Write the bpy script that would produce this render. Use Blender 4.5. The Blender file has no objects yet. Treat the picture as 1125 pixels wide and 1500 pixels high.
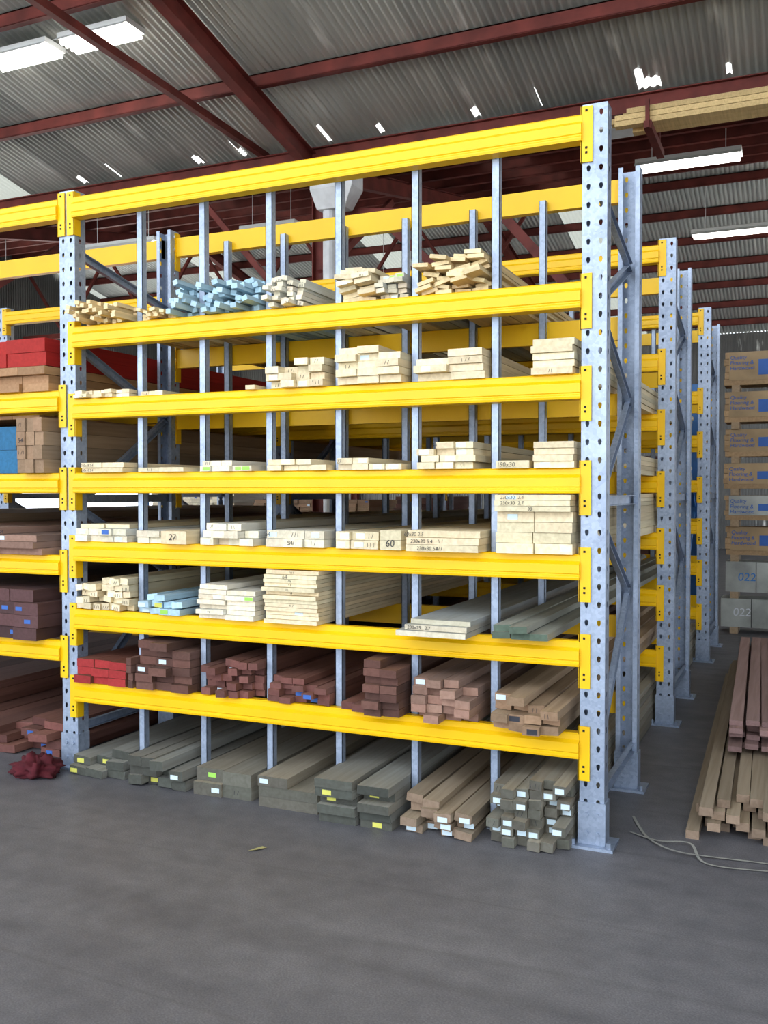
import bpy, math, random
from mathutils import Vector, Matrix, noise
random.seed(7)
R=random.random
def U(a,b): return a+(b-a)*random.random()
sc=bpy.context.scene
COL=sc.collection
try:
    sc.view_settings.view_transform='Standard'
    sc.view_settings.look='Medium High Contrast'
except Exception as e: print(e)

# ------------------------------------------------------------ materials
def newmat(name):
    m=bpy.data.materials.new(name); m.use_nodes=True
    nt=m.node_tree; b=nt.nodes['Principled BSDF']
    return m,nt,b
def simple(name,col,rough=.6,metal=0.,noise_amt=.15,scale=6.,bump=0.):
    m,nt,b=newmat(name)
    b.inputs['Roughness'].default_value=rough; b.inputs['Metallic'].default_value=metal
    tc=nt.nodes.new('ShaderNodeTexCoord'); n=nt.nodes.new('ShaderNodeTexNoise')
    n.inputs['Scale'].default_value=scale; n.inputs['Detail'].default_value=5
    nt.links.new(tc.outputs['Object'],n.inputs['Vector'])
    r=nt.nodes.new('ShaderNodeValToRGB')
    r.color_ramp.elements[0].position=.3; r.color_ramp.elements[1].position=.7
    r.color_ramp.elements[0].color=(*[c*(1-noise_amt) for c in col],1)
    r.color_ramp.elements[1].color=(*[min(1,c*(1+noise_amt)) for c in col],1)
    nt.links.new(n.outputs['Fac'],r.inputs['Fac']); nt.links.new(r.outputs['Color'],b.inputs['Base Color'])
    if bump:
        bp=nt.nodes.new('ShaderNodeBump'); bp.inputs['Strength'].default_value=bump
        nt.links.new(n.outputs['Fac'],bp.inputs['Height']); nt.links.new(bp.outputs['Normal'],b.inputs['Normal'])
    return m
def wood_mat():
    m,nt,b=newmat('timber')
    b.inputs['Roughness'].default_value=.75
    at=nt.nodes.new('ShaderNodeAttribute'); at.attribute_name='Col'
    tc=nt.nodes.new('ShaderNodeTexCoord'); mp=nt.nodes.new('ShaderNodeMapping')
    mp.inputs['Scale'].default_value=(45,1.6,45)
    n=nt.nodes.new('ShaderNodeTexNoise'); n.inputs['Scale'].default_value=1.; n.inputs['Detail'].default_value=6
    n.inputs['Distortion'].default_value=.6
    nt.links.new(tc.outputs['Object'],mp.inputs['Vector']); nt.links.new(mp.outputs['Vector'],n.inputs['Vector'])
    r=nt.nodes.new('ShaderNodeValToRGB')
    r.color_ramp.elements[0].position=.3; r.color_ramp.elements[1].position=.7
    r.color_ramp.elements[0].color=(.82,.80,.76,1); r.color_ramp.elements[1].color=(1.05,1.05,1.05,1)
    nt.links.new(n.outputs['Fac'],r.inputs['Fac'])
    mx=nt.nodes.new('ShaderNodeMix'); mx.data_type='RGBA'; mx.blend_type='MULTIPLY'; mx.inputs['Factor'].default_value=1
    nt.links.new(at.outputs['Color'],mx.inputs['A']); nt.links.new(r.outputs['Color'],mx.inputs['B'])
    nt.links.new(mx.outputs['Result'],b.inputs['Base Color'])
    bp=nt.nodes.new('ShaderNodeBump'); bp.inputs['Strength'].default_value=.1; bp.inputs['Distance'].default_value=.01
    nt.links.new(n.outputs['Fac'],bp.inputs['Height']); nt.links.new(bp.outputs['Normal'],b.inputs['Normal'])
    return m
def galv_mat():
    m,nt,b=newmat('galvanised_steel')
    b.inputs['Metallic'].default_value=.4; b.inputs['Roughness'].default_value=.4
    tc=nt.nodes.new('ShaderNodeTexCoord'); v=nt.nodes.new('ShaderNodeTexVoronoi'); v.inputs['Scale'].default_value=70
    n=nt.nodes.new('ShaderNodeTexNoise'); n.inputs['Scale'].default_value=5; n.inputs['Detail'].default_value=6
    nt.links.new(tc.outputs['Object'],v.inputs['Vector']); nt.links.new(tc.outputs['Object'],n.inputs['Vector'])
    mx=nt.nodes.new('ShaderNodeMix'); mx.inputs['Factor'].default_value=.8
    s=nt.nodes.new('ShaderNodeSeparateColor'); nt.links.new(v.outputs['Color'],s.inputs['Color'])
    nt.links.new(s.outputs['Red'],mx.inputs['A']); nt.links.new(n.outputs['Fac'],mx.inputs['B'])
    r=nt.nodes.new('ShaderNodeValToRGB'); r.color_ramp.elements[0].position=.25; r.color_ramp.elements[1].position=.75
    r.color_ramp.elements[0].color=(.25,.30,.39,1); r.color_ramp.elements[1].color=(.44,.505,.62,1)
    nt.links.new(mx.outputs['Result'],r.inputs['Fac']); nt.links.new(r.outputs['Color'],b.inputs['Base Color'])
    return m
def roof_mat(name,a,bcol,metal=.5,rough=.45):
    m,nt,b=newmat(name)
    b.inputs['Metallic'].default_value=metal; b.inputs['Roughness'].default_value=rough
    tc=nt.nodes.new('ShaderNodeTexCoord'); sp=nt.nodes.new('ShaderNodeSeparateXYZ')
    nt.links.new(tc.outputs['Object'],sp.inputs['Vector'])
    d=nt.nodes.new('ShaderNodeMath'); d.operation='DIVIDE'; d.inputs[1].default_value=.762
    fl=nt.nodes.new('ShaderNodeMath'); fl.operation='FLOOR'
    nt.links.new(sp.outputs['X'],d.inputs[0]); nt.links.new(d.outputs[0],fl.inputs[0])
    w=nt.nodes.new('ShaderNodeTexWhiteNoise'); w.noise_dimensions='1D'; nt.links.new(fl.outputs[0],w.inputs['W'])
    n=nt.nodes.new('ShaderNodeTexNoise'); n.inputs['Scale'].default_value=1.2; n.inputs['Detail'].default_value=8
    mp=nt.nodes.new('ShaderNodeMapping'); mp.inputs['Scale'].default_value=(3,.8,1)
    nt.links.new(tc.outputs['Object'],mp.inputs['Vector']); nt.links.new(mp.outputs['Vector'],n.inputs['Vector'])
    mx=nt.nodes.new('ShaderNodeMix'); mx.inputs['Factor'].default_value=.5
    nt.links.new(w.outputs['Value'],mx.inputs['A']); nt.links.new(n.outputs['Fac'],mx.inputs['B'])
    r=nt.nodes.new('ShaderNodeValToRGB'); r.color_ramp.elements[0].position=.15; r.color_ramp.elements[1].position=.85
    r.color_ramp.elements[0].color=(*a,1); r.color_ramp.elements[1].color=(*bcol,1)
    nt.links.new(mx.outputs['Result'],r.inputs['Fac'])
    # white-rust streaks running down the sheets at the laps
    n2=nt.nodes.new('ShaderNodeTexNoise'); n2.inputs['Scale'].default_value=1; n2.inputs['Detail'].default_value=9
    mp2=nt.nodes.new('ShaderNodeMapping'); mp2.inputs['Scale'].default_value=(5,.55,1)
    nt.links.new(tc.outputs['Object'],mp2.inputs['Vector']); nt.links.new(mp2.outputs['Vector'],n2.inputs['Vector'])
    r2=nt.nodes.new('ShaderNodeValToRGB'); r2.color_ramp.elements[0].position=.62; r2.color_ramp.elements[1].position=.74
    r2.color_ramp.elements[0].color=(0,0,0,1); r2.color_ramp.elements[1].color=(1,1,1,1)
    nt.links.new(n2.outputs['Fac'],r2.inputs['Fac'])
    mz=nt.nodes.new('ShaderNodeMix'); mz.data_type='RGBA'; mz.inputs['B'].default_value=(.85,.86,.82,1)
    nt.links.new(r2.outputs['Color'],mz.inputs['Factor']); nt.links.new(r.outputs['Color'],mz.inputs['A'])
    nt.links.new(mz.outputs['Result'],b.inputs['Base Color'])
    return m
def floor_mat():
    m,nt,b=newmat('concrete_floor')
    tc=nt.nodes.new('ShaderNodeTexCoord')
    def nz(s,sc3=(1,1,1),det=8,dist=0,rot=.5):
        mp=nt.nodes.new('ShaderNodeMapping'); mp.inputs['Scale'].default_value=sc3
        mp.inputs['Rotation'].default_value=(0,0,rot)
        n=nt.nodes.new('ShaderNodeTexNoise'); n.inputs['Scale'].default_value=s; n.inputs['Detail'].default_value=det
        n.inputs['Distortion'].default_value=dist
        nt.links.new(tc.outputs['Object'],mp.inputs['Vector']); nt.links.new(mp.outputs['Vector'],n.inputs['Vector']); return n
    n1=nz(.7,det=7,dist=.3); n2=nz(9,det=10); n3=nz(2.2,(.3,3,1),9,.3); n4=nz(160,det=2)
    r=nt.nodes.new('ShaderNodeValToRGB'); r.color_ramp.elements[0].position=.32; r.color_ramp.elements[1].position=.7
    r.color_ramp.elements[0].color=(.115,.115,.13,1); r.color_ramp.elements[1].color=(.235,.23,.245,1)
    a=nt.nodes.new('ShaderNodeMix'); a.inputs['Factor'].default_value=.45
    nt.links.new(n1.outputs['Fac'],a.inputs['A']); nt.links.new(n2.outputs['Fac'],a.inputs['B'])
    a2=nt.nodes.new('ShaderNodeMix'); a2.inputs['Factor'].default_value=.28
    nt.links.new(a.outputs['Result'],a2.inputs['A']); nt.links.new(n3.outputs['Fac'],a2.inputs['B'])
    nt.links.new(a2.outputs['Result'],r.inputs['Fac'])
    r4=nt.nodes.new('ShaderNodeValToRGB'); r4.color_ramp.elements[0].position=.35; r4.color_ramp.elements[1].position=.75
    r4.color_ramp.elements[0].color=(.8,.8,.8,1); r4.color_ramp.elements[1].color=(1.2,1.18,1.15,1)
    nt.links.new(n4.outputs['Fac'],r4.inputs['Fac'])
    mx=nt.nodes.new('ShaderNodeMix'); mx.data_type='RGBA'; mx.blend_type='MULTIPLY'; mx.inputs['Factor'].default_value=1
    nt.links.new(r.outputs['Color'],mx.inputs['A']); nt.links.new(r4.outputs['Color'],mx.inputs['B'])
    cur=mx
    for (s,sc3,rot,w,st) in ((.45,(.16,1.9,1),.45,.006,.3),(.5,(.12,2.1,1),-.25,.005,.25)):
        r3=nt.nodes.new('ShaderNodeValToRGB'); e=r3.color_ramp.elements
        e[0].position=.5-w; e[0].color=(1,1,1,1); e[1].position=.5; e[1].color=(.55,.55,.55,1)
        x=e.new(.5+w); x.color=(1,1,1,1)
        n5=nz(s,sc3,1,.0,rot); nt.links.new(n5.outputs['Fac'],r3.inputs['Fac'])
        mx2=nt.nodes.new('ShaderNodeMix'); mx2.data_type='RGBA'; mx2.blend_type='MULTIPLY'; mx2.inputs['Factor'].default_value=st
        nt.links.new(cur.outputs['Result'],mx2.inputs['A']); nt.links.new(r3.outputs['Color'],mx2.inputs['B']); cur=mx2
    nt.links.new(cur.outputs['Result'],b.inputs['Base Color'])
    rr=nt.nodes.new('ShaderNodeMapRange'); rr.inputs['To Min'].default_value=.42; rr.inputs['To Max'].default_value=.65
    nt.links.new(n1.outputs['Fac'],rr.inputs['Value']); nt.links.new(rr.outputs['Result'],b.inputs['Roughness'])
    bp=nt.nodes.new('ShaderNodeBump'); bp.inputs['Strength'].default_value=.15; bp.inputs['Distance'].default_value=.01
    nt.links.new(n2.outputs['Fac'],bp.inputs['Height']); nt.links.new(bp.outputs['Normal'],b.inputs['Normal'])
    return m
def emit(name,col,s):
    m=bpy.data.materials.new(name); m.use_nodes=True; nt=m.node_tree; nt.nodes.clear()
    e=nt.nodes.new('ShaderNodeEmission'); e.inputs[0].default_value=(*col,1); e.inputs[1].default_value=s
    o=nt.nodes.new('ShaderNodeOutputMaterial'); nt.links.new(e.outputs[0],o.inputs[0]); return m
def transl(name,t=(.14,.15,.14)):
    m=bpy.data.materials.new(name); m.use_nodes=True; nt=m.node_tree; nt.nodes.clear()
    e=nt.nodes.new('ShaderNodeBsdfTranslucent'); e.inputs[0].default_value=(*t,1)
    d=nt.nodes.new('ShaderNodeBsdfDiffuse'); d.inputs[0].default_value=(.5,.5,.44,1)
    x=nt.nodes.new('ShaderNodeMixShader'); x.inputs[0].default_value=.5
    o=nt.nodes.new('ShaderNodeOutputMaterial'); nt.links.new(e.outputs[0],x.inputs[1]); nt.links.new(d.outputs[0],x.inputs[2]); nt.links.new(x.outputs[0],o.inputs[0]); return m

WOOD=wood_mat(); GALV=galv_mat()
YEL=simple('yellow_paint',(.84,.51,.004),.38,0,.06,3)
DARK=simple('dark_gap',(.02,.02,.02),.8)
RED=simple('red_oxide_steel',(.15,.033,.026),.6,0,.3,4)
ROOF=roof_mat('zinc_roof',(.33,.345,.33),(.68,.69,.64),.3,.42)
ROOF_LIT=roof_mat('zinc_roof_lit',(.48,.51,.50),(.82,.86,.82),.3,.38)  # lighter zinc copy; brighter light on the far slope put into its colour
WALLM=roof_mat('wall_sheet',(.12,.12,.12),(.22,.22,.20))
SKY=transl('translucent_sheet'); GAP=transl('daylight_gap',(.9,.9,.9))
WHITE=simple('white_paint',(.7,.72,.72),.5,0,.05)
GREY=simple('pale_grey_steel',(.62,.64,.66),.5,.1,.12)
LABEL=simple('paper_label',(.62,.74,.80),.6,0,.05)
LBLUE=simple('blue_label',(.05,.14,.42),.6,0,.1)
LGREEN=simple('green_label',(.35,.65,.12),.6,0,.1)
LYEL=simple('yellow_label',(.66,.64,.14),.6,0,.1)
INK=simple('marker_ink',(.04,.04,.05),.7)
ORANGE=simple('orange_red_paint',(.6,.05,.015),.4,0,.1)
BLUEP=simple('blue_paint',(.05,.2,.5),.4,0,.1)
PLAST=simple('plastic_wrap',(.36,.37,.34),.35,0,.35,3)
CARD=simple('pack_wrap',(.38,.27,.15),.6,0,.2,3)
TUBE=emit('fluorescent_tube',(1,.97,.9),10)
FLOORM=floor_mat()

# ------------------------------------------------------------ mesh builder
class MB:
    def __init__(s): s.v=[];s.f=[];s.m=[];s.c=[]
    def face(s,pts,mat=0,col=(1,1,1)):
        i=len(s.v); s.v+= [tuple(p) for p in pts]; s.f.append(tuple(range(i,i+len(pts)))); s.m.append(mat); s.c.append(col)
    def hexa(s,p,mat=0,col=(1,1,1),ecol=None):
        i=len(s.v); s.v+=[tuple(q) for q in p]
        F=[(0,1,2,3),(5,4,7,6),(1,5,6,2),(4,0,3,7),(3,2,6,7),(4,5,1,0)]
        for k,f in enumerate(F):
            s.f.append(tuple(i+a for a in f)); s.m.append(mat)
            s.c.append((ecol or col) if k<2 else col)
    def box(s,x0,x1,y0,y1,z0,z1,mat=0,col=(1,1,1),ecol=None):
        s.hexa([(x0,y0,z0),(x1,y0,z0),(x1,y0,z1),(x0,y0,z1),(x0,y1,z0),(x1,y1,z0),(x1,y1,z1),(x0,y1,z1)],mat,col,ecol)
    def bar(s,a,b,w,h,mat=0,col=(1,1,1),up=(0,0,1)):
        a=Vector(a);b=Vector(b);d=(b-a).normalized(); upv=Vector(up)
        if abs(d.dot(upv))>.95: upv=Vector((0,1,0))
        sd=d.cross(upv).normalized(); u=sd.cross(d).normalized()
        q=[]
        for o in (a,b):
            for (i,j) in ((-1,-1),(1,-1),(1,1),(-1,1)): q.append(o+sd*i*w/2+u*j*h/2)
        s.hexa(q,mat,col)
    def ibeam(s,a,b,w,h,t=.012,mat=0,up=(0,0,1)):
        a=Vector(a);b=Vector(b);d=(b-a).normalized(); upv=Vector(up)
        if abs(d.dot(upv))>.95: upv=Vector((1,0,0))
        sd=d.cross(upv).normalized(); u=sd.cross(d).normalized()
        s.bar(a+u*(h/2-t/2),b+u*(h/2-t/2),w,t,mat,up=up); s.bar(a-u*(h/2-t/2),b-u*(h/2-t/2),w,t,mat,up=up)
        s.bar(a,b,t,h-2*t,mat,up=up)
    def extrX(s,prof,x0,x1,mat=0,col=(1,1,1)):
        n=len(prof); i=len(s.v)
        s.v+=[(x0,y,z) for y,z in prof]+[(x1,y,z) for y,z in prof]
        for k in range(n):
            a=k;b=(k+1)%n; s.f.append((i+a,i+n+a,i+n+b,i+b)); s.m.append(mat); s.c.append(col)
        s.f.append(tuple(i+k for k in range(n))); s.m.append(mat); s.c.append(col)
        s.f.append(tuple(i+n+k for k in reversed(range(n)))); s.m.append(mat); s.c.append(col)
    def cyl(s,a,b,r,n=10,mat=0,col=(1,1,1)):
        a=Vector(a);b=Vector(b);d=(b-a).normalized(); t=Vector((0,0,1)) if abs(d.z)<.9 else Vector((1,0,0))
        p=d.cross(t).normalized();q=d.cross(p); i=len(s.v)
        for o in(a,b):
            for k in range(n):
                an=2*math.pi*k/n; s.v.append(tuple(o+p*r*math.cos(an)+q*r*math.sin(an)))
        for k in range(n):
            s.f.append((i+k,i+(k+1)%n,i+n+(k+1)%n,i+n+k)); s.m.append(mat); s.c.append(col)
        s.f.append(tuple(i+k for k in range(n))); s.f.append(tuple(i+n+k for k in range(n))); s.m+=[mat,mat]; s.c+=[col,col]
    def panel(s,o,ud,w,h,ncol,pitch=.075,mat=0,rx=.009,rz=.0135):
        o=Vector(o);ud=Vector(ud);cw=w/ncol; n=int(round(h/pitch)); ph=h/n; Z=Vector((0,0,1))
        for r in range(n):
            for c in range(ncol):
                q=o+ud*(c*cw)+Z*(r*ph); ctr=q+ud*cw/2+Z*ph/2
                outer=[q,q+ud*cw/2,q+ud*cw,q+ud*cw+Z*ph/2,q+ud*cw+Z*ph,q+ud*cw/2+Z*ph,q+Z*ph,q+Z*ph/2]
                sh=[(-.55,-.75),(0,-1),(.55,-.75),(.9,.1),(.75,.75),(0,1),(-.75,.75),(-.9,.1)]
                inner=[ctr+ud*a*rx+Z*b*rz for a,b in sh]
                i=len(s.v); s.v+=[tuple(p) for p in outer+inner]
                for k in range(8):
                    k2=(k+1)%8; s.f.append((i+k,i+k2,i+8+k2,i+8+k)); s.m.append(mat); s.c.append((1,1,1))
    def build(s,name,mats,parent=None,smooth=False,bevel=0):
        me=bpy.data.meshes.new(name); me.from_pydata(s.v,[],s.f)
        for m in mats: me.materials.append(m)
        me.polygons.foreach_set('material_index',s.m)
        ca=me.color_attributes.new('Col','FLOAT_COLOR','CORNER')
        buf=[]
        for p,c in zip(me.polygons,s.c): buf+= [c[0],c[1],c[2],1.]*p.loop_total
        ca.data.foreach_set('color',buf)
        if smooth: me.polygons.foreach_set('use_smooth',[True]*len(me.polygons))
        me.update(); ob=bpy.data.objects.new(name,me); COL.objects.link(ob)
        if bevel:
            bm=ob.modifiers.new('bev','BEVEL'); bm.width=bevel; bm.segments=1; bm.limit_method='ANGLE'
        if parent: ob.parent=parent
        return ob
def empty(name):
    e=bpy.data.objects.new(name,None); COL.objects.link(e); e.empty_display_size=.1; return e

def text(body,x,y,z,size,parent,mat=INK,roll=0):
    c=bpy.data.curves.new('handwriting','FONT'); c.body=body; c.size=size
    if mat is INK: c.offset=-size*.008
    c.materials.append(mat); c.extrude=.0003; c.shear=.1
    o=bpy.data.objects.new('handwriting',c); COL.objects.link(o)
    o.location=(x,y,z); o.rotation_euler=(math.pi/2,roll,0); o.parent=parent; return o

# ------------------------------------------------------------ shell
FX0,FX1,FY0,FY1=-17,9,-7,22.4
TAN=.2126
RIDGE=14.0; RZ=6+(RIDGE-7.3)*TAN
def corr(name,x0,x1,prof,mat,pitch=.084,amp=.012,parent=None,skip=None):
    n=int((x1-x0)/pitch*6); mb=MB()
    for i in range(n+1):
        x=x0+(x1-x0)*i/n; d=amp*math.sin(2*math.pi*x/pitch)
        for (y,z) in prof: mb.v.append((x,y,z+d))
    m=len(prof)
    for i in range(n):
        x=x0+(x1-x0)*(i+.5)/n
        for k in range(m-1):
            mi=int(skip(x,k)) if skip else 0
            mb.f.append((i*m+k,i*m+k+1,(i+1)*m+k+1,(i+1)*m+k)); mb.m.append(mi); mb.c.append((1,1,1))
    return mb.build(name,[mat,SKY,GAP],parent,smooth=True)
ceil=empty('ceiling')
def rz1(y): return 6+(7.3-y)*TAN
def nearskip(x,k):
    if abs(x+10.4)<.38 or (k==0 and int(math.floor(x/.762))%5==2): return 1  # front segment: unseen skylight strips added to light the floor
    if k==3 and (x+.25*math.sin(x*3))%1.02<.07+.04*math.sin(x*7): return 2
    if k==2 and (x+.25*math.sin(x*3))%1.02<.03 and math.sin(x*5)>.2: return 2
    return 0
corr('roof_sheet_near',FX0,FX1,[(FY0,rz1(FY0)),(3,rz1(3)),(6.7,rz1(6.7)),(6.88,rz1(6.88)),(7.05,rz1(7.05)),(7.3,6)],ROOF,parent=ceil,skip=nearskip)
corr('roof_sheet_mid',FX0,FX1,[(7.3,6.0),(RIDGE,RZ)],ROOF,parent=ceil,skip=lambda x,k:(int(math.floor(x/.762))%7==2))
corr('roof_sheet_far',FX0,FX1,[(RIDGE,RZ),(FY1,RZ-(FY1-RIDGE)*TAN)],ROOF_LIT,parent=ceil,skip=lambda x,k:(int(math.floor(x/.762))%6==1))
mb=MB()
def purlin(y,z,w=.075,h=.16):
    mb.box(FX0,FX1,y-w/2,y-w/2+.012,z-h,z-.014); mb.box(FX0,FX1,y-w/2,y+w/2,z-h-.006,z-h+.006); mb.box(FX0,FX1,y-w/2,y+w/2,z-.026,z-.014)
    mb.box(FX0,FX1,y+w/2-.008,y+w/2,z-h,z-h+.03)
y=5.59
while y>FY0: purlin(y,rz1(y)); y-=1.7
y=7.9
while y<RIDGE: purlin(y,6+(y-7.3)*TAN); y+=1.15
y=RIDGE+.5
while y<FY1: purlin(y,RZ-(y-RIDGE)*TAN); y+=1.15
mb.ibeam((FX0,7.0,5.86),(FX1,7.0,5.86),.12,.2)
mb.build('roof_purlins',[RED],ceil)
mb=MB()
for x in (-11.8,-5.1,1.6,8.2):
    mb.ibeam((x,FY0,rz1(FY0)-.26),(x,7.2,5.74),.13,.24)
    mb.ibeam((x,7.2,5.74),(x,RIDGE,RZ-.30),.13,.24); mb.ibeam((x,RIDGE,RZ-.30),(x,FY1,RZ-.30-(FY1-RIDGE)*TAN),.13,.24)
    mb.ibeam((x,7.25,0),(x,7.25,5.6),.18,.18,up=(1,0,0))
    mb.ibeam((x,FY1-.2,0),(x,FY1-.2,5.2),.2,.2,up=(1,0,0))
    mb.bar((x,7.25,4.4),(x,9.6,6.0),.08,.1)
mb.bar((-5.84,0.5,6.2),(-5.84,7.1,6.0),.08,.09)
zt=5.3
mb.bar((FX0,RIDGE,zt),(-3,RIDGE,zt),.1,.12); mb.bar((FX0,RIDGE,RZ-.25),(-3,RIDGE,RZ-.25),.1,.12)
x=FX0;k=0
while x<-4.5:
    a=(x,RIDGE,zt if k%2 else RZ-.3); b=(x+1.3,RIDGE,RZ-.3 if k%2 else zt); mb.bar(a,b,.06,.06); x+=1.3;k+=1
mb.bar((-5.1,7.25,5.2),(-2.6,7.4,4.9),.1,.14)
mb.bar((-5.2,7.25,3.6),(-7.0,7.3,5.6),.08,.08)
mb.bar((-2.7,7.3,5.0),(-1.5,7.35,3.6),.1,.12)
mb.bar((-4.2,7.3,5.0),(-2.9,7.35,3.8),.09,.1)
mb.build('steel_frame',[RED],ceil)
mb=MB()
mb.box(FX0,FX1,7.18,7.42,5.68,5.74); mb.box(FX0,FX1,7.1,7.18,5.68,5.78); mb.box(FX0,FX1,7.42,7.47,5.68,5.9)
h0=-.05
mb.hexa([(-4.9+h0,6.85,5.12),(-4.5+h0,6.85,5.12),(-4.35+h0,6.75,5.35),(-4.95+h0,6.75,5.35),(-4.9+h0,7.08,5.12),(-4.5+h0,7.08,5.12),(-4.35+h0,7.08,5.35),(-4.95+h0,7.08,5.35)])
mb.box(-4.95+h0,-4.35+h0,6.75,7.08,5.35,5.74)
mb.cyl((-4.78+h0,6.97,0),(-4.78+h0,6.97,5.12),.085,14)
mb.build('roof_gutter',[GREY],ceil,bevel=.004)

def plane(name,x0,x1,y0,y1,z,mat):
    m=MB(); m.face([(x0,y0,z),(x1,y0,z),(x1,y1,z),(x0,y1,z)]); return m.build(name,[mat])
plane('floor',FX0,FX1,FY0-.1,FY1,0,FLOORM)
APR=simple('bounce_apron',(.58,.57,.54),.8,0,.1)  # unseen pale ground, added to bounce sunlight into the building
plane('bounce_ground',-60,50,-55,50,-.012,APR)
def rh(p):
    if p.y<7.3: return rz1(p.y)
    if p.y<RIDGE: return 6+(p.y-7.3)*TAN
    return RZ-(p.y-RIDGE)*TAN
def cwall(name,a,b,opening=None):
    a=Vector(a);b=Vector(b);L=(b-a).length;d=(b-a)/L;nrm=Vector((-d.y,d.x,0));n=int(L/.0762*4);m=MB()
    for i in range(n+1):
        p=a+d*L*i/n+nrm*.009*math.sin(2*math.pi*L*i/n/.0762)
        z=rh(p); z0=0
        if opening and opening[0]<p.y<opening[1]: z0=opening[2]
        m.v+=[(p.x,p.y,z0),(p.x,p.y,z)]
    for i in range(n): m.f.append((2*i,2*i+2,2*i+3,2*i+1)); m.m.append(0); m.c.append((1,1,1))
    return m.build(name,[WALLM],smooth=True)
cwall('wall_back',(FX0,FY1,0),(FX1,FY1,0))
cwall('wall_left',(FX0,FY0,0),(FX0,FY1,0),(0,20,4.4))  # wide opening in this wall is added to let daylight in
cwall('wall_right',(FX1,FY1,0),(FX1,FY0,0),(8,21,4.8))  # added opening lets daylight reach the far roof

# ------------------------------------------------------------ racks
LV=[(.37,.48),(.76,.87),(1.125,1.235),(1.49,1.60),(1.885,1.995),(2.265,2.38),(2.955,3.07)]
LV2=[(.58,.69),(1.045,1.155),(1.49,1.60),(1.93,2.045),(2.955,3.07)]
XR,XL,XLL=0.,-2.82,-5.64
DIVX=[-2.37,-1.98,-1.59,-1.21,-.82,-.44]
def upright(mb,x,y,h,s):
    w=.104; d=.08; x0=x-w/2
    mb.panel((x0,y,.0),(1,0,0),w,h,2)
    mb.panel((x0,y,.0),(0,s,0),d,h,1); mb.panel((x0+w,y,.0),(0,s,0),d,h,1)
    yb=y+s*d
    mb.box(x0,x0+.022,min(yb,yb+s*.003),max(yb,yb+s*.003),0,h); mb.box(x0+w-.022,x0+w,min(yb,yb+s*.003),max(yb,yb+s*.003),0,h)
    a,b=(y-.006,y+d+.004) if s>0 else (y-d-.004,y+.006)
    mb.box(x0-.006,x0+w+.006,a,b,.012,.19)
    mb.box(x-.095,x+.095,a-.035,b+.035,0,.012)
    for dx in(-.075,.075):
        mb.cyl((x+dx,a-.018,.012),(x+dx,a-.018,.035),.011,6)
    for dz in (.06,.14):
        mb.cyl((x-.02,a-.008,dz),(x-.02,a,dz),.009,6); mb.cyl((x+.025,a-.008,dz),(x+.025,a,dz),.009,6)
def brace(mb,x,ya,yb,h):
    a=ya+.05;b=yb-.05
    pts=[(a,.3),(b,1.0),(a,1.42),(b,1.95),(a,2.3),(b,2.62),(a,2.8)]
    def chan(p,q):
        p=Vector(p);q=Vector(q); d=(q-p).normalized(); n=Vector((0,-d.z,d.y))
        mb.bar(p+Vector((-.012,0,0)),q+Vector((-.012,0,0)),.003,.045,up=tuple(n))
        mb.bar(p+n*.021,q+n*.021,.026,.003,up=tuple(n)); mb.bar(p-n*.021,q-n*.021,.026,.003,up=tuple(n))
    for p,q in zip(pts[:-1],pts[1:]): chan((x,p[0],p[1]),(x,q[0],q[1]))
    for z in (.22,1.46,): chan((x+.03,a,z),(x+.03,b,z))
def beam(mb,x0,x1,y,z0,z1,s):
    H=z1-z0; f=-.028*s
    prof=[(y+f*.9,z0+.003),(y+f,z0+.012),(y+f,z0+H*.16),(y+f*.86,z0+H*.2),(y+f*.86,z0+H*.24),(y+f,z0+H*.28),(y+f,z0+H*.62),(y+f*.45,z0+H*.74),(y+f*.45,z1-.006),(y+f*.25,z1),(y+.032*s,z1),(y+.032*s,z0)]
    mb.extrX(prof,x0+.052,x1-.052)
    for xe,sg in ((x0,1),(x1,-1)):
        a=xe+sg*.008; b=xe+sg*.056
        ya,yb=sorted((y-.004*s,y-.010*s)); mb.box(min(a,b),max(a,b),ya,yb,z1-.2,z1+.03)
        c=xe+sg*.0525; d=xe+sg*.058
        ya,yb=sorted((y-.010*s,y+.04*s)); mb.box(min(c,d),max(c,d),ya,yb,z1-.2,z1+.03)
        for dz in (.008,-.165,-.145):
            mid=(a+b)/2; ya,yb=sorted((y-.0095*s,y-.0125*s)); mb.box(mid-.006,mid+.003,ya,yb,z1+dz,z1+dz+.009,mat=1)
def rack(y0,y1):
    e=empty('pallet_rack')
    mb=MB()
    for x in (XR,XL,XLL):
        upright(mb,x,y0,3.11,1); upright(mb,x,y1,3.11,-1); brace(mb,x,y0,y1,3.11)
    mb.build('upright_frames',[GALV],e)
    mb=MB()
    for (a,b) in LV:
        beam(mb,XL,XR,y0,a,b,1); beam(mb,XL,XR,y1,a,b,-1)
    for (a,b) in LV2:
        beam(mb,XLL,XL,y0,a,b,1); beam(mb,XLL,XL,y1,a,b,-1)
    mb.build('load_beams',[YEL,DARK],e,bevel=0)
    mb=MB()
    for x in DIVX:
        for yy in (y0+.055,y1-.055):
            t=.0025;w=.036
            mb.box(x-w/2,x+w/2,yy-.018,yy-.018+t,0.,3.0); mb.box(x-w/2,x-w/2+t,yy-.018,yy+.018,0.,3.0); mb.box(x+w/2-t,x+w/2,yy-.018,yy+.018,0.,3.0)
            mb.box(x-.03,x+.03,yy-.03,yy+.03,0,.004)
    mb.build('divider_posts',[GALV],e)
    return e
rack(0,.92); rack(2.28,3.25); rack(4.75,5.75)

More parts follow.
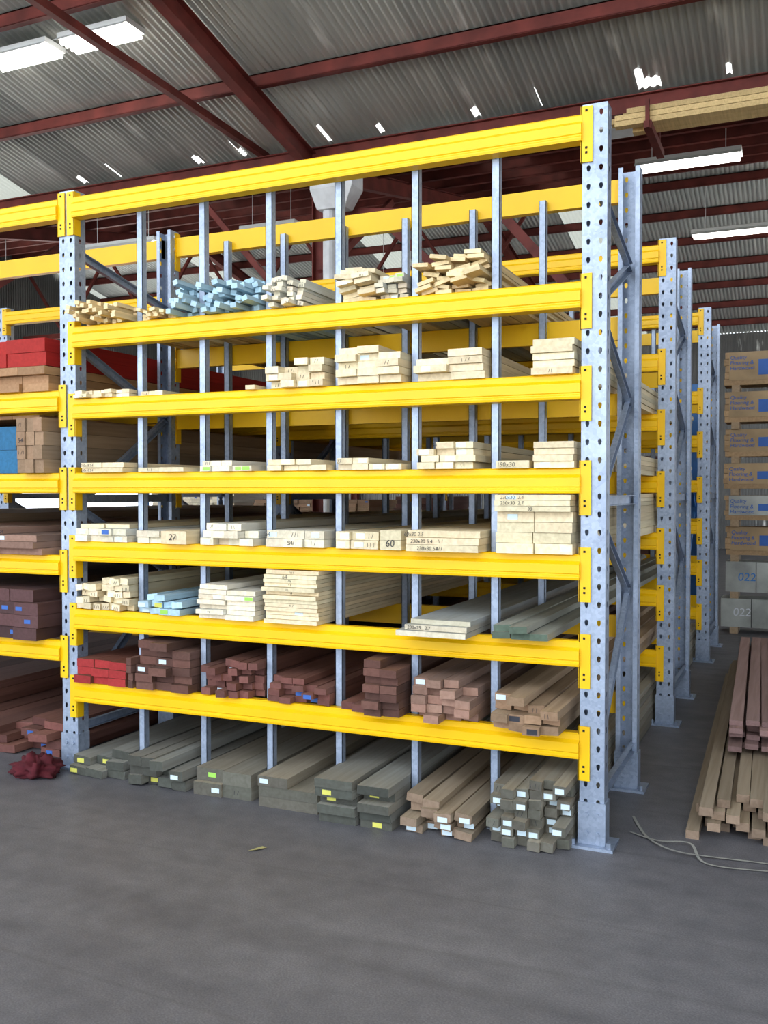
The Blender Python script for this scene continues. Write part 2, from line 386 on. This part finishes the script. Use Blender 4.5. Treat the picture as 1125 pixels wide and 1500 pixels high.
# ------------------------------------------------------------ timber
PAL={'cream':((.76,.66,.46),(.78,.67,.46)),'white':((.74,.73,.66),(.78,.71,.55)),'pine':((.72,.57,.33),(.74,.60,.36)),
 'blue':((.44,.60,.70),(.44,.62,.74)),'brown':((.20,.115,.09),(.135,.065,.05)),'redbrown':((.26,.13,.10),(.17,.072,.06)),
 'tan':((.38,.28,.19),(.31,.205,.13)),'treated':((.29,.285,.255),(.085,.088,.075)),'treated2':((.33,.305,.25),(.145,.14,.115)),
 'pinky':((.38,.26,.21),(.31,.19,.145)),'redend':((.22,.09,.06),(.36,.035,.035)),'greyw':((.47,.48,.46),(.64,.58,.45)),
 'orange':((.46,.28,.14),(.40,.24,.13)),'purple':((.11,.06,.055),(.10,.05,.05)),'green':((.36,.36,.31),(.12,.16,.12)),'red':((.38,.02,.015),(.36,.025,.02)),
 'blueend':((.25,.2,.15),(.04,.18,.34)),'pink2':((.38,.26,.24),(.28,.18,.17)),'weather':((.38,.31,.23),(.30,.22,.16))}
MATS=[WOOD,LABEL,LBLUE,LGREEN,LYEL,INK]
def stack(x0,x1,z,layers,pw,ph,pal,y0=-.06,L=4.6,jy=.03,st=.2,stm=(1,),name='timber_stack',messy=0.,lab=None,drop=.0,vary=.14,gap=.0015,lens=None,parent=None):
    mb=MB(); side,end=PAL[pal]
    n=max(1,int((x1-x0+.002)/pw)); slack=(x1-x0)-n*pw
    for l in range(layers):
        cnt=n
        off=0
        if l==layers-1 and layers>1 and drop: cnt=max(1,int(round(n*(1-drop)))); off=random.choice([0,0,n-cnt])
        sx=U(0,max(0,slack))*.8
        for k in range(cnt):
            a=x0+sx+(k+off)*pw+gap; b=a+pw-2*gap; za=z+l*ph+.0005; zb=za+ph-.0015
            ys=y0+R()*jy; ll=L+ (U(-.3,.1) if not lens else 0)
            f=1+U(-vary,vary); g=1+U(-.04,.04)
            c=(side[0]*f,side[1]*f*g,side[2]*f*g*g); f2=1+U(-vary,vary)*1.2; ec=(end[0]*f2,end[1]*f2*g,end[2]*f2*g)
            if messy:
                dz=U(0,messy*ph*.6); dx=U(-messy,messy)*pw*.25; t=U(-messy,messy)*.35; dd=U(-messy,messy)*.03
                cx=(a+b)/2+dx; czn=(za+zb)/2+dz; hw=(b-a)/2;hh=(zb-za)/2
                q=[]
                for (yy,ddx) in ((ys,0),(ys+ll,dd)):
                    for (i,j) in((-1,-1),(1,-1),(1,1),(-1,1)):
                        px=i*hw;pz=j*hh; xx=cx+ddx+px*math.cos(t)-pz*math.sin(t); zz=czn+px*math.sin(t)+pz*math.cos(t)
                        q.append((min(max(xx,x0-.005),x1+.005),yy,max(zz,z+.0005)))
                mb.hexa(q,0,c,ec)
            else: mb.box(a,b,ys,ys+ll,za,zb,0,c,ec)
            if R()<st:
                sw=min(.045,(b-a)*.7); sh=min(.022,(zb-za)*.7); cx=U(a+sw/2,b-sw/2) if b-a>sw else (a+b)/2; cz=(za+zb)/2
                mb.box(cx-sw/2,cx+sw/2,ys-.0012,ys-.0002,cz-sh/2,cz+sh/2,random.choice(stm))
            elif R()<.25 and pal in('cream','white','greyw','tan','treated2'):
                cx=(a+b)/2; cz=(za+zb)/2; s=min(ph*.5,.02)
                for q in range(random.choice((2,3))):
                    xx=cx+(q-1)*s*.8; mb.bar((xx,ys-.0008,cz-s*.5),(xx+U(-.3,.5)*s,ys-.0008,cz+s*.5),.0012,.0012,5,up=(0,1,0))
    o=mb.build(name,MATS,parent)
    if lab:
        for (t,fx,fl,sz) in lab: text(t,x0+fx,y0-.0025,z+fl*ph+ph*.2,sz*.9,o)
    return o
C=[(-2.755,-2.40),(-2.345,-2.005),(-1.955,-1.615),(-1.565,-1.235),(-1.185,-.845),(-.795,-.465),(-.415,-.07)]
F0=0.;S2,S3,S4,S5,S6,S7=.48,.87,1.235,1.60,1.995,2.38
T=stack
# floor level
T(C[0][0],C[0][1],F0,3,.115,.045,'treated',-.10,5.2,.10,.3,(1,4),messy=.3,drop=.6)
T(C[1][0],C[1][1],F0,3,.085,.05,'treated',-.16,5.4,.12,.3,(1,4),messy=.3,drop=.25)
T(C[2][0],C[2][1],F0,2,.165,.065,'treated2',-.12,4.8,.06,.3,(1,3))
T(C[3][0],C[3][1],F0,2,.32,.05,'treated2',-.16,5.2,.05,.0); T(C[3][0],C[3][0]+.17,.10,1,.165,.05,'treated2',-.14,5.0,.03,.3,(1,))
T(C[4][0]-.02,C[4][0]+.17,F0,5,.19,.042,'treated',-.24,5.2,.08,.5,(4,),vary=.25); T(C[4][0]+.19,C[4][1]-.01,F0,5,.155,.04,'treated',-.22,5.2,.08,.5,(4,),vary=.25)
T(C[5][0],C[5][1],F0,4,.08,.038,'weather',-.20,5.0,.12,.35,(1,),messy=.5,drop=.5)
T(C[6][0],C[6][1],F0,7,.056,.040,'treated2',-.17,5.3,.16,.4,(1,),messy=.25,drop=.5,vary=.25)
# 0.48
T(-2.755,-2.41,S2,3,.115,.042,'redend',-.05,4.2,.04,.05,(2,))
T(-2.345,-2.01,S2,6,.11,.042,'brown',-.09,4.2,.09,.05,drop=.4,vary=.25); T(-2.395,-2.36,S2,4,.033,.04,'brown',-.06,4,.02,0)
T(-1.955,-1.62,S2,5,.055,.036,'redbrown',-.06,4.4,.12,.03,messy=.3,drop=.3,vary=.3)
T(-1.565,-1.24,S2,4,.065,.03,'redbrown',-.04,4.4,.08,.12,(2,),drop=.4,messy=.25)
T(-1.185,-1.03,S2,1,.07,.035,'redbrown',-.05,4.2,.05,0); T(-1.02,-.845,S2,7,.085,.037,'brown',-.12,4.0,.05,.02,vary=.25,drop=.5)
T(-.795,-.50,S2,5,.072,.037,'pinky',-.12,4.6,.14,.06,(1,),messy=.1,drop=.3,vary=.2)
T(-.415,-.11,S2,4,.075,.037,'tan',-.16,4.8,.14,.08,(1,5),messy=.25,drop=.4,vary=.2)
# 0.87
T(-2.755,-2.40,S3,5,.05,.034,'cream',-.04,4.4,.08,.1,(1,),messy=.45,drop=.5,vary=.2)
T(-2.345,-2.01,S3,3,.068,.032,'blue',-.06,4.2,.08,.5,(3,4,1),messy=.4,drop=.4)
T(-1.955,-1.62,S3,7,.165,.024,'white',-.08,4.6,.06,.2,(1,3),drop=.5)
T(-1.565,-1.27,S3,13,.29,.0195,'cream',-.09,4.8,.05,.04,(1,),lab=[('64',.12,11,.03)])
T(-.83,-.50,S3,1,.325,.024,'greyw',-.17,5,.0,0); T(-.80,-.50,S3+.024,1,.29,.024,'greyw',-.15,5,.0,0,lab=[('230x25   2.7',.02,0,.024)]); T(-.78,-.49,S3+.048,1,.28,.022,'greyw',-.12,5,.0,.0)
T(-.415,-.16,S3,2,.082,.03,'green',-.14,4.8,.07,.1,(1,),messy=.2,drop=.4)
# 1.235
T(-2.755,-2.40,S4,2,.085,.035,'white',-.05,4.4,.05,.5,(3,2,1),lab=None); T(-2.755,-2.43,S4+.07,1,.16,.022,'cream',-.02,4.4,.05,.1)
T(-2.345,-2.19,S4,2,.075,.032,'white',-.04,4,.03,.3,(1,)); T(-2.17,-2.01,S4,1,.155,.066,'cream',-.06,4,.0,0,lab=[('27',.05,.1,.05)])
T(-1.955,-1.62,S4,3,.08,.036,'white',-.06,4.4,.08,.35,(1,),drop=.3)
T(-1.565,-1.24,S4,2,.105,.04,'white',-.06,4.6,.02,.3,(1,),lab=[('54',.01,1.1,.032),('54',.13,.1,.032)])
T(-1.185,-.97,S4,2,.072,.04,'cream',-.05,4.6,.04,.2,(1,)); T(-.955,-.845,S4,2,.105,.045,'cream',-.06,4,.0,0,lab=[('60',.03,.15,.05)])
T(-.82,-.465,S4,3,.34,.031,'cream',-.09,4.4,.02,.05,(1,),lab=[('230x30 54',.06,0,.026),('230x30 5.4',.03,1,.026),('60x30 2.5',.0,2,.026)])
T(-.415,-.07,S4,4,.165,.045,'cream',-.06,4.4,.03,.35,(1,)); T(-.41,-.075,S4+.18,3,.33,.024,'cream',-.08,4.4,.01,.05,(1,),lab=[('230x30  2.4',.03,2,.024),('230x30  2.7',.03,1,.024),('30',.15,0,.022)])
# 1.60
T(-2.70,-2.41,S5,2,.14,.026,'cream',-.06,4.4,.03,.2,(1,),lab=[('250x18 2.4',.02,0,.02),('250x18 2.4',.02,1,.02)]); T(-2.345,-2.02,S5,1,.15,.024,'cream',-.05,4,.03,0)
T(-1.955,-1.64,S5,2,.062,.027,'white',-.05,4.4,.05,.5,(1,3),drop=.4)
T(-1.565,-1.235,S5,2,.08,.027,'cream',-.05,4.4,.04,.2,(1,),drop=.25); T(-1.185,-.85,S5,2,.082,.028,'cream',-.05,4.6,.04,.35,(1,),drop=.5,lab=[('27',.01,.9,.026)])
T(-.795,-.465,S5,4,.085,.030,'cream',-.07,4.6,.05,.5,(1,),drop=.5,lab=[('54',.1,3,.026)])
T(-.415,-.26,S5,1,.15,.034,'cream',-.05,4,.02,0,lab=[('190x30',.01,0,.03)]); T(-.25,-.07,S5,4,.175,.028,'cream',-.05,4.6,.04,.35,(1,))
# 1.995
T(-2.755,-2.40,S6,2,.05,.02,'cream',-.05,4,.06,.2,(1,),messy=.2); T(-2.345,-2.19,S6,1,.05,.024,'cream',-.03,4,.06,0); T(-1.68,-1.62,S6,1,.055,.022,'cream',-.04,4,0,0)
T(-1.565,-1.235,S6,4,.075,.034,'cream',-.06,4.4,.06,.25,(1,),drop=.4,messy=.05)
T(-1.185,-.845,S6,5,.11,.034,'cream',-.08,4.6,.07,.08,(1,),drop=.3,messy=.05)
T(-.795,-.465,S6,4,.16,.033,'cream',-.08,4.6,.08,.1,(1,),drop=.5)
T(-.26,-.07,S6,5,.18,.03,'cream',-.06,4.6,.05,.3,(1,))
# 2.38
T(-2.755,-2.41,S7,5,.028,.022,'pine',-.12,4,.2,0,name='moulding_bundle',messy=.9,drop=.4); T(-2.345,-2.11,S7,3,.03,.018,'pine',-.08,4,.16,0,name='moulding_bundle',messy=.8,drop=.5)
T(-2.10,-2.005,S7,6,.03,.026,'blue',-.12,4,.2,0,name='moulding_bundle',messy=.9); T(-1.955,-1.62,S7,6,.036,.026,'blue',-.12,4.2,.2,.02,(1,),name='moulding_bundle',messy=1.,drop=.5)
T(-1.565,-1.36,S7,6,.035,.022,'white',-.1,4,.15,0,name='moulding_bundle',messy=.7,drop=.3)
T(-1.185,-.99,S7,7,.09,.023,'cream',-.08,4.2,.12,.1,(1,),messy=.5,drop=.5); T(-.99,-.85,S7,5,.045,.022,'greyw',-.05,4.2,.08,.2,(3,1),messy=.4)
T(-.795,-.465,S7,9,.08,.019,'pine',-.08,4.2,.16,.03,(1,),messy=.8,drop=.4)
# left-hand bay
T(-3.9,-2.92,2.045,3,.19,.045,'orange',-.05,5,.06,0,vary=.2)
T(-3.5,-2.93,2.045+.137,2,.28,.075,'red',-.05,6,.04,0,vary=.08)
T(-3.9,-3.51,2.045+.137,3,.19,.045,'orange',-.03,5,.06,0)
T(-3.12,-2.93,1.60,4,.062,.075,'tan',-.08,5,.02,0,lab=[('54',.02,2,.04)]); T(-3.9,-3.15,1.60,2,.24,.13,'blueend',-.03,5,.02,0,vary=.2)
T(-3.9,-2.93,1.905,1,.2,.02,'orange',.05,5.5,0,0)
T(-3.95,-2.92,1.155,4,.32,.036,'pinky',-.10,4.4,.06,.05,(1,),vary=.2,drop=.4,lab=[('54  24  24',.65,3,.03)])
T(-3.9,-2.92,.69,4,.17,.068,'purple',-.08,4.4,.05,.45,(2,),vary=.3)
T(-3.9,-2.93,0,4,.14,.045,'redbrown',.06,4.6,.2,.3,(2,),vary=.3,messy=.2,drop=.6)
T(-5.5,-3.97,0,5,.18,.05,'redbrown',.06,4.6,.2,.1,(2,),vary=.3); T(-5.5,-4.0,.69,4,.18,.06,'brown',0,4.6,.2,.1,(2,),vary=.3); T(-5.5,-4.0,1.6,5,.2,.06,'tan',0,4.6,.2,.1,(2,),vary=.3)
T(-5.5,-4.0,1.155,4,.2,.05,'tan',0,4.6,.2,.1,(2,),vary=.3); T(-5.5,-4.0,2.045,5,.2,.06,'orange',0,4.6,.2,.1,(2,),vary=.3)

# ------------------------------------------------------------ floor timber pile by the aisle
def pile():
    mb=MB()
    def add(x0,n,layers,w,h,y0,L,z0,pal,skew,jy,shrink=0):
        side,end=PAL[pal]
        for l in range(layers):
            for k in range(n):
                a=x0+shrink*l+k*w+U(0,.012); b=a+w*.88; ys=y0+U(0,jy); f=1+U(-.22,.22); c=tuple(q*f for q in side); e=tuple(q*f*.95 for q in end)
                z=z0+l*h; sk=skew+U(-.015,.015)
                mb.hexa([(a,ys,z),(b,ys,z),(b,ys,z+h*.95),(a,ys,z+h*.95),(a+sk,ys+L,z),(b+sk,ys+L,z),(b+sk,ys+L,z+h*.95),(a+sk,ys+L,z+h*.95)],0,c,e)
    add(.34,13,4,.062,.038,.25,3.8,0,'weather',-.12,.28,.022)
    add(.46,9,6,.075,.028,1.1,3.0,.153,'pink2',-.12,.25)
    return mb.build('timber_pile',MATS)
pile()

# ------------------------------------------------------------ packs at the end of the aisle
def packs():
    z=0.07; hs=[.37,.39,.37,.33,.34,.36,.39,.42]
    for i,h in enumerate(hs):
        e=empty('flooring_pack'); mb=MB()
        x0,x1=.03+U(-.03,.03),2.7; y0=6.65+U(-.03,.03); y1=7.0
        for gx in (.1,.9,1.7,2.4): mb.box(gx,gx+.08,y0,y1,z-.07,z,0,(.4,.3,.2))
        wrapped=i<2
        if wrapped:
            mb.box(x0,x1,y0,y1,z,z+h-.07,1)
            k=x0+.3
            while k<x1-.1: mb.box(k,k+.006,y0-.004,y0,z,z+h-.07,2); k+=.33
        else:
            r=5;hh=(h-.07)/r
            for q in range(r):
                f=1+U(-.15,.15); mb.box(x0+U(0,.02),x1,y0+U(0,.006),y1,z+q*hh,z+(q+1)*hh-.003,0,(.36*f,.24*f,.13*f),(.42*f,.29*f,.17*f))
            mb.box(x0+.05,x1-.05,y0-.003,y0-.001,z+.05,z+h-.075,5 if i!=3 else 1)
            k=x0+.34
            while k<x1-.3: mb.box(k,k+.13,y0-.006,y0-.003,z+.10,z+h-.16,3); k+=.62
        o=mb.build('bundle',[WOOD,PLAST,DARK,LBLUE,GREY,CARD],e)
        if not wrapped:
            k=x0+.06
            while k<x1-.5: text('Quality\nFlooring &\nHardwood',k,y0-.008,z+h-.15,.055,e,LBLUE); k+=.62
        else: text('022',x0+.12,y0-.006,z+.12,.12,e,BLUEP if i%2 else GREY)
        z+=h
packs()

# ------------------------------------------------------------ far racking
def red_rack(x0,x1,y):
    e=empty('red_storage_rack'); mb=MB(); n=int((x1-x0)/2.6); w=(x1-x0)/n
    for i in range(n+1):
        for yy in(y,y+.9): mb.box(x0+i*w-.045,x0+i*w+.045,yy,yy+.07,0,3.0,1)
        mb.bar((x0+i*w,y+.05,.4),(x0+i*w,y+.9,1.2),.03,.04,1); mb.bar((x0+i*w,y+.9,1.3),(x0+i*w,y+.05,2.1),.03,.04,1)
    for z in(.55,1.15,1.75,2.4):
        for yy in(y-.02,y+.94): mb.box(x0,x1,yy,yy+.05,z-.11,z,0)
    mb.build('frame',[ORANGE,BLUEP],e)
    return e
RR=red_rack(-9.4,-.6,9.0)
for i,(x0,x1) in enumerate([(-9.2,-7.6),(-7.2,-5.2),(-4.8,-3.9),(-3.2,-2.0),(-1.9,-.8)]):
    for j,z in enumerate((0,.55,1.15,1.75,2.4)):
        T(x0,x1,z,random.choice((4,5,6,7)) if z<2.3 else 4,.2,.055,random.choice(['tan','brown','brown','redbrown','orange','white']),8.9,1.2,.1,.1,(1,2),vary=.2,name='stored_timber',parent=RR)

# ------------------------------------------------------------ fluorescent fittings
def fluoro(x,y,z,L=1.2):
    e=empty('fluorescent_light'); mb=MB()
    mb.box(x-L/2,x+L/2,y-.16,y+.16,z+.04,z+.10)
    mb.hexa([(x-L/2,y-.23,z-.01),(x+L/2,y-.23,z-.01),(x+L/2,y-.16,z+.05),(x-L/2,y-.16,z+.05),(x-L/2,y-.22,z-.01),(x+L/2,y-.22,z-.01),(x+L/2,y-.15,z+.05),(x-L/2,y-.15,z+.05)])
    zr=rh(Vector((x,y,0)))
    for s in(-1,1): mb.cyl((x+s*L*.35,y,z+.08),(x+s*L*.35,y,zr-.02),.006,6)
    mb.build('fitting',[WHITE],e)
    mb=MB()
    for dy in(-.12,-.04,.04,.12): mb.cyl((x-L/2+.03,y+dy,z+.005),(x+L/2-.03,y+dy,z+.005),.028,10)
    mb.build('tubes',[TUBE],e,smooth=True)
fluoro(-6.3,4.35,6.46,.95); fluoro(-7.42,4.35,6.46,.95)
fluoro(-.7,9.8,6.05,1.4); fluoro(-.35,14.6,6.25,1.6)
fluoro(-9.5,8.6,5.5,1.5); fluoro(-6.9,9.0,5.6,1.0); fluoro(-8.2,15,6.,1.6); fluoro(-6.5,16,4.9,2.6); fluoro(-13,9,5.5,1.5)
fluoro(4,1.5,6.5,1.5); fluoro(-2,-3,7.2,1.5)  # out-of-view fittings, added for interior ambient light

# ------------------------------------------------------------ small things
mb=MB(); nu,nv=36,18
for j in range(nv+1):
    ph=math.pi*j/nv
    for i in range(nu):
        th=2*math.pi*i/nu; d=Vector((math.sin(ph)*math.cos(th),math.sin(ph)*math.sin(th),math.cos(ph)))
        r=1+.5*noise.noise(d*2.3)+.35*noise.noise(d*6)+.2*noise.noise(d*13)
        mb.v.append((-2.90+.12*d.x*r,-.17+.10*d.y*r,max(.002,.03+.07*d.z*r)))
for j in range(nv):
    for i in range(nu):
        mb.f.append((j*nu+i,(j+1)*nu+i,(j+1)*nu+(i+1)%nu,j*nu+(i+1)%nu)); mb.m.append(0); mb.c.append((1,1,1))
mb.build('red_cloth',[simple('red_cloth_fabric',(.10,.015,.022),.9,0,.3,20)],smooth=True)
def strap(pts,w=.016):
    mb=MB(); P=[Vector(p) for p in pts]; S=[]
    for k in range(len(P)-1):
        p0=P[max(k-1,0)];p1=P[k];p2=P[k+1];p3=P[min(k+2,len(P)-1)]
        for s in range(10):
            t=s/10; S.append(.5*((2*p1)+(-p0+p2)*t+(2*p0-5*p1+4*p2-p3)*t*t+(-p0+3*p1-3*p2+p3)*t**3))
    S.append(P[-1])
    for a,b in zip(S[:-1],S[1:]):
        d=(b-a); n=Vector((-d.y,d.x,0)).normalized()*w/2
        mb.face([a-n,b-n,b+n,a+n])
    return mb.build('packing_strap',[simple('strap_plastic',(.36,.36,.33),.5)])
strap([(.10,.45,.003),(.2,.2,.006),(.33,.05,.02),(.5,.08,.006),(.72,.1,.003),(.95,.02,.003)],.012)
strap([(.12,.24,.004),(.25,.16,.012),(.38,.16,.02),(.46,.0,.005),(.7,.02,.004)],.012)
mb=MB(); mb.face([(-1.30,-.63,.003),(-1.27,-.615,.006),(-1.245,-.565,.003),(-1.265,-.57,.008)]); mb.face([(-1.30,-.63,.003),(-1.265,-.57,.008),(-1.285,-.59,.004)])
mb.build('dry_leaf',[simple('leaf_yellow',(.34,.31,.15),.7)])
mb=MB()
for r in range(3):
    for k in range(3):
        f=1+U(-.15,.15); o=U(-.1,.3)
        mb.box(-1.1+o,5.5+o,6.35+k*.12,6.35+k*.12+.11,5.40+r*.06,5.40+r*.06+.055,0,(.66*f,.50*f,.26*f))
mb.build('stored_long_timber',[WOOD],ceil)
mb=MB()
for x in (-.73,2.2,4.5):
    mb.box(x-.04,x+.04,6.3,7.3,5.32,5.40); mb.box(x-.02,x+.02,6.28,6.32,5.32,5.62)
    mb.box(x-.03,x+.03,7.0,7.06,5.35,5.75)
mb.build('timber_bracket',[RED],ceil)

# ------------------------------------------------------------ world, lights
w=bpy.data.worlds.new('World'); sc.world=w; w.use_nodes=True; nt=w.node_tree
bg=nt.nodes['Background']; bg.inputs[0].default_value=(.84,.91,1,1); bg.inputs[1].default_value=3.1
sun=bpy.data.lights.new('sun','SUN'); sun.energy=15.0; sun.angle=.02; sun.color=(1,.96,.90)
so=bpy.data.objects.new('sun',sun); COL.objects.link(so); so.rotation_euler=(math.radians(-38),0,math.radians(8))

# ------------------------------------------------------------ camera
cam=bpy.data.cameras.new('camera'); co=bpy.data.objects.new('camera',cam); COL.objects.link(co)
cam.sensor_fit='VERTICAL'; cam.sensor_height=36; cam.lens=1383/1500*36; cam.clip_end=200
co.location=(.805,-3.966,1.5); co.rotation_euler=(math.radians(90-1.243),0,math.radians(23.97))
sc.camera=co
